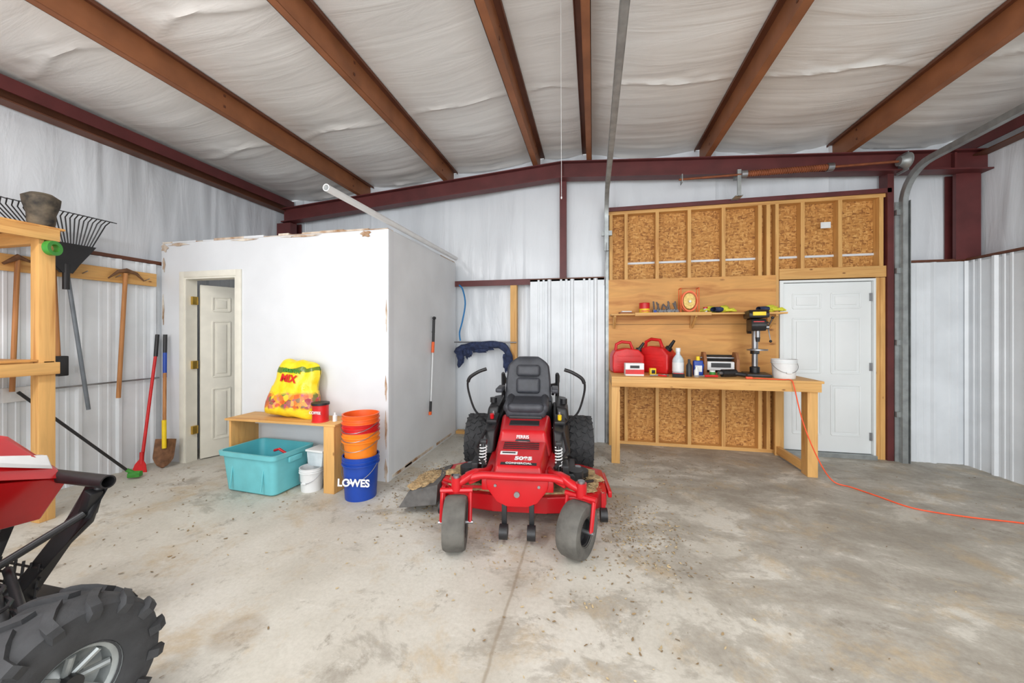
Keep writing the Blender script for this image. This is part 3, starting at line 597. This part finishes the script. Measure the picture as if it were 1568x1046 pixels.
# --------- mower
M0=T(-.495,2.35,0)@R(0,0,6.3)
g=G(M0)
def tire(g,M,Rr,r0,W,mat,rim,lugs=0,lugmat=None,style=0):
    p=[(r0,-W*.42),(r0+.01,-W*.46),((Rr+r0)/2,-W*.5),(Rr*.93,-W*.47),(Rr*.985,-W*.36),(Rr,-W*.15),(Rr,W*.15),(Rr*.985,W*.36),(Rr*.93,W*.47),((Rr+r0)/2,W*.5),(r0+.01,W*.46),(r0,W*.42)]
    g.lathe(p,mat,M,44)
    g.lathe([(r0+.006,-W*.46),(r0+.006,-W*.4),(r0*.9,-W*.36),(r0*.86,-W*.1),(r0*.5,-W*.05),(r0*.3,-W*.12),(0,-W*.12)],rim,M,32)
    g.lathe([(r0+.006,W*.46),(r0+.006,W*.4),(r0*.9,W*.36),(r0*.86,W*.18),(r0*.5,W*.12),(r0*.3,W*.22),(0,W*.22)],rim,M,32)
    for i in range(lugs):
        a=360/lugs*i
        if style==1:
            for sg in (-1,1): g._add(_lug(Rr,W,sg),lugmat or mat,M@R(0,0,a+(180/lugs if sg>0 else 0)))
        else:
            for k,z in enumerate((-.36,-.12,.12,.36)):
                tb=bmesh.new(); bmesh.ops.create_cube(tb,size=1); tb.transform(T(Rr*(.985 if abs(z)>.3 else 1)+.002,0,z*W)@R(25*(1 if k%2 else -1),0,0)@Matrix.Diagonal((.014,Rr*4.2/lugs,W*.17,1))); g._add(tb,lugmat or mat,M@R(0,0,a+(k%2)*180/lugs))
def _lug(Rr,W,sg):
    tb=bmesh.new(); h=.018; wd=.02
    st=[(Rr-.002,.0,.03),(Rr-.002,.035,.22),(Rr-.006,.06,.38),(Rr*.955,.065,.475),(Rr*.87,.06,.505)]
    rings=[]
    for r,off,z in st:
        z=z*W*sg
        k=1.0 if abs(z)<W*.4 else .55
        ang=off/Rr; 
        def P(rr,s): a=ang+s/Rr; return (rr*math.cos(a),rr*math.sin(a))
        zz=(0.012*sg if abs(z)>W*.45 else 0)
        rings.append([tb.verts.new((*P(r-.02,-wd),z)),tb.verts.new((*P(r+h*k,-wd*.75),z+zz)),tb.verts.new((*P(r+h*k,wd*.75),z+zz)),tb.verts.new((*P(r-.02,wd),z))])
    for A,B in zip(rings,rings[1:]):
        for k in range(4): tb.faces.new((A[k],A[(k+1)%4],B[(k+1)%4],B[k]))
    tb.faces.new(rings[0]); tb.faces.new(rings[-1][::-1]); return tb
for sx,yaw,px,py in ((-1,8,-.40,.02),(1,-30,.40,.02)):
    Mc=T(px,py,.172)@R(0,0,yaw)@R(0,90,0)
    tire(g,Mc,.172,.085,.15,RUBD,BLK)
    A=T(px,py,0)@R(0,0,yaw)
    sd=.095
    for s2 in (-1,1):
        a=A@Vector((s2*sd,0,.175)); b=A@Vector((s2*sd,.05,.36)); g.tube([tuple(a),tuple(b)],.014,RED,8); 
    a=A@Vector((-sd-.014,.05,.365)); b=A@Vector((sd+.014,.05,.365)); g.tube([tuple(a),tuple(b)],.018,RED,8)
    g.tube([tuple(A@Vector((-sd-.02,0,.175))),tuple(A@Vector((sd+.02,0,.175)))],.012,STEEL,8)
    pv=A@Vector((0,.06,.36)); g.cyl((pv.x,pv.y,.36),(pv.x,pv.y,.45),.036,RED,16); g.cyl((pv.x,pv.y,.45),(pv.x,pv.y,.465),.024,STEEL,12)
    g.tube(smooth([(pv.x,pv.y,.405),(sx*.36,.10,.43),(sx*.30,.16,.45),(sx*.24,.28,.42),(sx*.22,.5,.38)]),.03,RED,12)
    g.box((sx*.31,.15,.435),(.09,.06,.075),RED,R(0,sx*12,-sx*35),.012)
g.tube(smooth([(-.35,.12,.425),(-.25,.13,.45),(-.1,.12,.455),(0,.12,.455),(.1,.12,.455),(.25,.13,.45),(.35,.12,.425)]),.026,RED,12)
g.prism([(-.22,.45),(.22,.45),(.21,.36),(.14,.27),(.07,.24),(-.07,.24),(-.14,.27),(-.21,.36)],.035,RED,T(0,.15,0)@R(90,0,0),.012)
g.cyl((0,.133,.33),(0,.118,.33),.02,STEEL,12)
for x in (-.15,.15): g.cyl((x,.135,.385),(x,.125,.385),.01,STEEL,10)
for x in (-.09,.10):
    g.cyl((x-.028,.12,.075),(x+.028,.12,.075),.05,BLK,18); g.box((x,.16,.17),(.035,.03,.17),BLK,None,.005)
for x in (-.6,.62):
    g.cyl((x-.025,.40,.09),(x+.025,.40,.09),.05,BLK,18); g.box((x,.43,.18),(.03,.04,.12),RED)
for sx in (-1,1): g.hexa([(sx*.17,.15,.34),(sx*.25,.15,.34),(sx*.30,1.6,.34),(sx*.22,1.6,.34),(sx*.17,.15,.42),(sx*.25,.15,.42),(sx*.30,1.6,.42),(sx*.22,1.6,.42)],RED,.01)
g.hexa([(-.18,.19,.42),(.18,.19,.42),(.215,.60,.43),(-.215,.60,.43),(-.155,.22,.49),(.155,.22,.49),(.195,.60,.56),(-.195,.60,.56)],RED,.016,3)
Mn=R(math.degrees(math.atan2(.07,.38)),0,0)
def nzp(y): return .490+(y-.22)*.07/.38
g.box((0,.25,nzp(.25)+.001),(.26,.032,.006),BLK,Mn,.001); g.text('COMMERCIAL',.03,WPL,T(0,.25,nzp(.25)+.006)@Mn,.0006)
g.text('5085',.065,WPL,T(.03,.325,nzp(.325)+.002)@Mn,.003); g.box((-.085,.40,nzp(.40)+.001),(.13,.045,.004),WPL,Mn); g.box((-.085,.40,nzp(.40)+.0035),(.10,.014,.004),BLK,Mn)
for k in range(4): g.box((0,.47+k*.03,nzp(.47+k*.03)+.002),(.28,.009,.008),BLK,Mn,.002)
g.hexa([(-.23,.62,.42),(.23,.62,.42),(.27,1.1,.42),(-.27,1.1,.42),(-.185,.69,.62),(.185,.69,.62),(.22,1.1,.67),(-.22,1.1,.67)],RED,.03,3)
Mf=R(71,0,0)
g.box((0,.647,.515),(.12,.012,.085),BLK,R(-18,0,0),.01); g.prism([(-.036,.03),(.036,.03),(.036,0),(0,-.036),(-.036,0)],.008,WPL,T(0,.634,.515)@Mf); g.prism([(-.028,.022),(.028,.022),(.028,0),(0,-.027),(-.028,0)],.012,RED,T(0,.631,.515)@Mf)
g.text('FERRIS',.036,WPL,T(0,.652,.577)@Mf,.0008)
g.box((0,.86,.642),(.26,.12,.01),BLK,R(6,0,0),.004)
g.box((0,.99,.665),(.30,.05,.03),BLK,None,.008)
for sx in (-1,1):
    g.box((sx*.36,.62,.33),(.14,.36,.08),BLK,None,.02); g.cyl((sx*.42,.5,.3),(sx*.42,.5,.38),.06,BLK,18)
    g.tube([(sx*.3,.3,.36),(sx*.46,.36,.34),(sx*.55,.5,.3)],.012,BLK,8)
    g.box((sx*.34,.42,.40),(.05,.16,.12),BLK,None,.012); g.tube([(sx*.26,.34,.44),(sx*.36,.5,.52),(sx*.34,.8,.58)],.014,BLK,8)
    x=sx*.29; pts=[(x+.026*math.cos(i*.7),.40+.026*math.sin(i*.7)+i*.0008,.43+i*.0023) for i in range(60)]
    g.tube(pts,.005,WPL,5); g.cyl((x,.40,.40),(x,.45,.58),.014,BLK,10); g.box((x,.46,.585),(.05,.05,.035),BLK,None,.008)
for sx in (-1,1):
    g.hexa([(sx*.25,.72,.40),(sx*.40,.72,.40),(sx*.42,1.75,.40),(sx*.25,1.75,.40),(sx*.25,.80,.60),(sx*.36,.80,.57),(sx*.42,1.75,.66),(sx*.25,1.75,.68)],BLK,.03,3)
    g.box((sx*.31,1.05,.635),(.1,.2,.04),BLK,R(8,0,0),.015)
    g.cyl((sx*.31,.99,.65),(sx*.31,.98,.69),.018,RED if sx<0 else YEL,12); g.cyl((sx*.31,1.08,.66),(sx*.31,1.08,.70),.014,STEEL,12)
    g.hexa([(sx*.28,1.2,.5),(sx*.42,1.2,.5),(sx*.42,1.7,.5),(sx*.28,1.7,.5),(sx*.28,1.25,.72),(sx*.39,1.25,.70),(sx*.40,1.7,.74),(sx*.28,1.7,.76)],BLK,.03,3)
    g.cyl((sx*.36,1.4,.72),(sx*.36,1.4,.77),.035,BLK,16)
    g.tube(smooth([(sx*.34,1.1,.55),(sx*.40,1.06,.62),(sx*.48,1.02,.72),(sx*.525,.98,.88),(sx*.53,.95,.98),(sx*.50,.93,1.03),(sx*.42,.92,1.08),(sx*.36,.92,1.10)]),.010,BLK,8)
    g.tube(smooth([(sx*.525,.94,.99),(sx*.50,.93,1.035),(sx*.42,.92,1.085),(sx*.35,.92,1.11)]),.016,BLK,10)
    g.box((sx*.27,1.28,.88),(.07,.26,.045),SEAT,None,.02,3); g.tube([(sx*.27,1.40,.86),(sx*.25,1.48,.80)],.015,BLK,8)
    tire(g,T(sx*.535,1.56,.282)@R(0,90*sx,0),.272,.14,.25,RUB,WPL,22,RUB)
    g.box((sx*.42,1.52,.33),(.12,.12,.12),BLK,None,.02)
def seatpad(g,Mx,w,h,t):
    tb=bmesh.new(); bmesh.ops.create_cube(tb,size=1); tb.transform(Matrix.Diagonal((w,h,t,1)))
    bmesh.ops.bevel(tb,geom=tb.edges[:],offset=min(t*.45,.05),segments=4,profile=.5,affect='EDGES'); g._add(tb,SEAT,Mx)
seatpad(g,T(0,1.2,.72)@R(5,0,0),.38,.44,.12)
for sx in (-1,1): seatpad(g,T(sx*.17,1.2,.755)@R(5,0,0),.08,.42,.10)
seatpad(g,T(0,1.0,.745)@R(5,0,0),.34,.07,.10)
def backf(sg):
    def f(u,v):
        x=(u-.5)*2; w=.235*(1-.16*v**2.2)*(1 if v<.75 else (1-((v-.75)/.25)**2*.5)); th=.055*max(0,(1-abs(x)**4))**.5*max(0,1-abs(2*v-1)**6)**.5
        cup=.06*x*x*(1-.4*v)
        return (x*w, 1.42+.10*v-cup+sg*th, .74+v*.45)
    return f
g.surf(24,36,backf(-1),SEAT); g.surf(24,36,backf(1),SEAT)
seatpad(g,T(0,1.385,.90)@R(80,0,0),.24,.16,.07); seatpad(g,T(0,1.41,1.05)@R(80,0,0),.24,.12,.07)
g.box((0,1.22,.645),(.3,.34,.06),BLK,None,.01)
g.box((0,1.8,.55),(.5,.5,.3),BLK,None,.04); g.cyl((0,1.85,.7),(0,1.85,.86),.17,BLK,28); g.lathe([(0,0),(.14,0),(.12,.03),(0,.03)],STEEL,T(0,1.85,.86),28)
g.box((0,2.1,.4),(.6,.04,.2),BLK,None,.01)
for sx in (-1,1): g.tube([(sx*.30,1.75,.5),(sx*.30,1.72,.98)],.022,BLK,8)
g.tube(smooth([(-.30,1.72,.98),(-.31,1.9,.92),(-.28,2.2,.80),(0,2.25,.78),(.28,2.2,.80),(.31,1.9,.92),(.30,1.72,.98)]),.022,BLK,8)
g.prism([(-.66,.55),(-.5,.38),(-.2,.34),(.2,.34),(.5,.38),(.66,.52),(.68,.95),(.5,1.08),(-.5,1.08),(-.68,.95)],.12,RED,T(0,0,.165),.015)
g.prism([(-.60,.58),(-.48,.44),(-.2,.39),(.2,.39),(.48,.44),(.60,.56),(.61,.9),(.45,1.0),(-.45,1.0),(-.62,.9)],.02,GRASS,T(0,0,.228))
for x in (-.45,0,.45): g.cyl((x,.72,.22),(x,.72,.30),.09,BLK,20); g.cyl((x,.72,.30),(x,.72,.33),.03,STEEL,12)
for k,(x,y,s) in enumerate(((.5,.5,.16),(.58,.7,.16),(-.5,.5,.16),(-.35,.44,.12),(.38,.44,.12),(-.6,.72,.14),(.55,.6,.12),(.44,.58,.10))): g.blob((x,y,.24),(s,s*.8,.04),GRASS,.4,4,x*9+k)
g.box((.685,.72,.19),(.03,.4,.05),RED,None,.01)
g.hexa([(-.66,.42,.09),(-.97,.42,.05),(-.97,.92,.05),(-.66,.95,.09),(-.66,.46,.235),(-.90,.46,.17),(-.90,.88,.17),(-.66,.93,.235)],pm('chute_gray',C(86,84,82),.7,0,.25,12,.3),.01)
g.blob((-.78,.66,.205),(.22,.34,.05),GRASS,.4,4,4); g.blob((-.86,.56,.185),(.14,.2,.03),GRASS,.4,4,8)
g.tube([(-.05,.3,.3),(-.4,.34,.28),(-.62,.5,.26)],.012,RED,8)
random.seed(21)
def flake(g,x,y,z,s,m):
    tb=bmesh.new(); a=random.uniform(0,6.28); n=5; vs=[]
    for k in range(n):
        t=2*math.pi*k/n; rx,ry=s*math.cos(t)*random.uniform(.6,1.2),s*.4*math.sin(t)*random.uniform(.6,1.2)
        vs.append(tb.verts.new((x+rx*math.cos(a)-ry*math.sin(a),y+rx*math.sin(a)+ry*math.cos(a),z+random.uniform(0,.006))))
    tb.faces.new(vs); g._add(tb,m,None,False)
LM=[pm('dry_leaf',C(142,120,88),.9),pm('pale_leaf',C(186,166,128),.9)]
for _ in range(200): flake(g,random.gauss(.52,.06),random.gauss(.58,.1),.262,random.uniform(.005,.014),random.choice(LM))
for _ in range(200): flake(g,random.gauss(-.79,.05),random.gauss(.66,.11),.228,random.uniform(.005,.014),random.choice(LM))
g.done('zero_turn_mower')
# --------- utility vehicle
g=G(); cx=-2.57
RB=pm('vehicle_red',C(186,18,22),.22,0,.05)
WY=.88; WZ=.268
for sx,xx in ((1,-1.76),(-1,-3.38)):
    tire(g,T(xx,WY,WZ)@R(0,90*sx,0),.25,.115,.23,RUB,GALV,15,RUB,1)
    for k in range(8):
        a=k*math.pi/4; g.cyl((xx+sx*.05,WY+.03*math.cos(a),WZ+.03*math.sin(a)),(xx+sx*.078,WY+.10*math.cos(a),WZ+.10*math.sin(a)),.012,GALV,8)
    g.cyl((xx,WY,WZ),(xx+sx*.085,WY,WZ),.03,BLK,16)
    xi=cx+sx*.22
    for y in (.70,1.04):
        g.cyl((xx-sx*.08,WY,.22),(xi,y,.28),.018,BLK,10); g.cyl((xx-sx*.08,WY,.33),(xi,y,.46),.015,BLK,10)
    g.cyl((xx-sx*.17,WY+.0,.30),(xi+sx*.02,.9,.78),.022,BLK,12)
    pts=[(xx-sx*.17+(xi+sx*.19-xx)*i/80+.035*math.cos(i*.8),WY+.035*math.sin(i*.8),.34+.42*i/80) for i in range(80)]; g.tube(pts,.007,BLK,5)
    g.hexa([(cx+sx*.08,1.02,.2),(cx+sx*.13,1.02,.2),(cx+sx*.17,1.12,.24),(cx+sx*.11,1.12,.24),(cx+sx*.20,1.25,.60),(cx+sx*.31,1.25,.58),(cx+sx*.32,1.32,.72),(cx+sx*.18,1.32,.74)],BLK,.008)
    g.tube([(cx+sx*.28,1.30,.72),(cx+sx*.27,1.26,.56),(cx+sx*.14,1.14,.36),(cx+sx*.06,1.0,.22),(cx+sx*.10,.5,.2)],.022,BLK,10)
    g.tube([(cx+sx*.28,1.24,.60),(cx+sx*.25,1.0,.50),(cx+sx*.24,.4,.5)],.016,BLK,10)
    g.box((cx+sx*.27,1.27,.64),(.05,.05,.12),BLK,R(0,sx*20,0),.008)
    g.hexa([(cx,1.24,.55),(cx+sx*.01,1.23,.55),(cx+sx*.12,.85,.62),(cx,.85,.62),(cx,1.31,.75),(cx+sx*.075,1.30,.73),(cx+sx*.22,.7,.90),(cx,.7,.90)],RB,.006,3)
    g.hexa([(cx,1.31,.75),(cx+sx*.085,1.30,.725),(cx+sx*.30,.65,.96),(cx,.6,.98),(cx,1.14,.97),(cx+sx*.02,1.12,.96),(cx+sx*.15,.5,1.24),(cx,.5,1.28)],RB,.008,3)
    g.hexa([(cx+sx*.01,1.26,.835),(cx+sx*.07,1.245,.79),(cx+sx*.17,.98,.90),(cx+sx*.155,.98,.92),(cx+sx*.01,1.255,.848),(cx+sx*.066,1.24,.808),(cx+sx*.165,.98,.92),(cx+sx*.15,.98,.94)],WPL,.002)
g.hexa([(cx-.3,-.2,.9),(cx+.3,-.2,.9),(cx+.15,1.02,.84),(cx-.15,1.02,.84),(cx-.24,-.2,1.4),(cx+.24,-.2,1.4),(cx+.03,.98,1.0),(cx-.03,.98,1.0)],BLK,.02)
g.lathe([(0,0),(.03,.01),(.04,.03),(.04,.06)],YEL,T(cx-.16,1.21,.58)@R(-90,0,0)@Matrix.Diagonal((1,1,-1,1)),16)
g.lathe([(.024,-.38),(.03,-.38),(.03,.38),(.024,.38),(.024,-.38)],BLK,T(cx,1.27,.745)@R(0,90,0),20)
for i in range(9): g.cyl((cx-.2+i*.05,1.12,.24),(cx-.2+i*.05,1.14,.42),.005,BLK,6)
for i in range(5): g.cyl((cx-.22,1.12+i*.005,.24+i*.04),(cx+.22,1.12+i*.005,.24+i*.04),.005,BLK,6)
g.box((cx,.9,.22),(.30,.7,.03),BLK,None,.01); g.box((cx,.55,.5),(.4,.8,.4),BLK,None,.03)
g.hexa([(cx-.5,-.9,.3),(cx+.5,-.9,.3),(cx+.5,.3,.3),(cx-.5,.3,.3),(cx-.62,-.9,.8),(cx+.62,-.9,.8),(cx+.55,.35,.95),(cx-.55,.35,.95)],RB,.04,3)
g.done('utility_vehicle')
# --------- debris
random.seed(11)
g=G()
def leaf(x,y,s,m):
    if x<-1.88 and y>3.18: return
    if y>4.85 or x>3.8 or x<-4.6: return
    flake(g,x,y,.002,s,m)
for _ in range(300): leaf(random.gauss(.1,.35),random.gauss(2.4,.5),random.uniform(.005,.015),random.choice(LM))
for _ in range(900): leaf(random.gauss(-1.45,.2),random.gauss(3.25,.35),random.uniform(.005,.017),random.choice(LM))
for _ in range(320): leaf(random.uniform(-4.2,3.7),random.uniform(1.0,4.8),random.uniform(.005,.014),random.choice(LM))
for _ in range(140): leaf(random.uniform(-4.5,-2.4),random.uniform(1.5,3.1),random.uniform(.006,.018),LM[0])
for _ in range(300): leaf(random.gauss(.3,.5),random.gauss(4.2,.35),random.uniform(.005,.017),random.choice(LM))
for _ in range(650): leaf(random.gauss(.3,.17),random.gauss(2.8,.28),random.uniform(.005,.015),random.choice(LM))
for _ in range(220): leaf(random.gauss(-.75,.3),random.gauss(2.5,.25),random.uniform(.005,.014),LM[1])
g.done('leaf_debris')
# --------- camera & light
cam=bpy.data.cameras.new('camera'); co=bpy.data.objects.new('camera',cam); SC.collection.objects.link(co)
co.location=(0,0,1.43); co.rotation_euler=(math.radians(90),0,math.radians(12.36)); cam.sensor_width=36; cam.lens=566/1568*36; cam.shift_y=-12/1568; cam.clip_start=.05
SC.camera=co
def area(name,loc,rot,sx,sy,p,col=(1,1,1)):
    L=bpy.data.lights.new(name,'AREA'); L.shape='RECTANGLE'; L.size=sx; L.size_y=sy; L.energy=p; L.color=col
    o=bpy.data.objects.new(name,L); SC.collection.objects.link(o); o.location=loc; o.rotation_euler=[math.radians(a) for a in rot]
area('daylight_from_garage_door',(-.4,-3.0,1.8),(90,0,0),7.5,3.0,290,(.965,.985,1))
area('shop_light',(-2.6,.0,3.3),(0,0,0),.4,2.4,80,(.99,.99,1)); area('shop_light',(1.8,.0,3.3),(0,0,0),.4,2.4,80,(.99,.99,1))
w=bpy.data.worlds.new('world'); w.use_nodes=True; SC.world=w; w.node_tree.nodes['Background'].inputs[0].default_value=(.92,.96,1,1); w.node_tree.nodes['Background'].inputs[1].default_value=1.05
SC.view_settings.view_transform='Standard'; SC.view_settings.exposure=.06
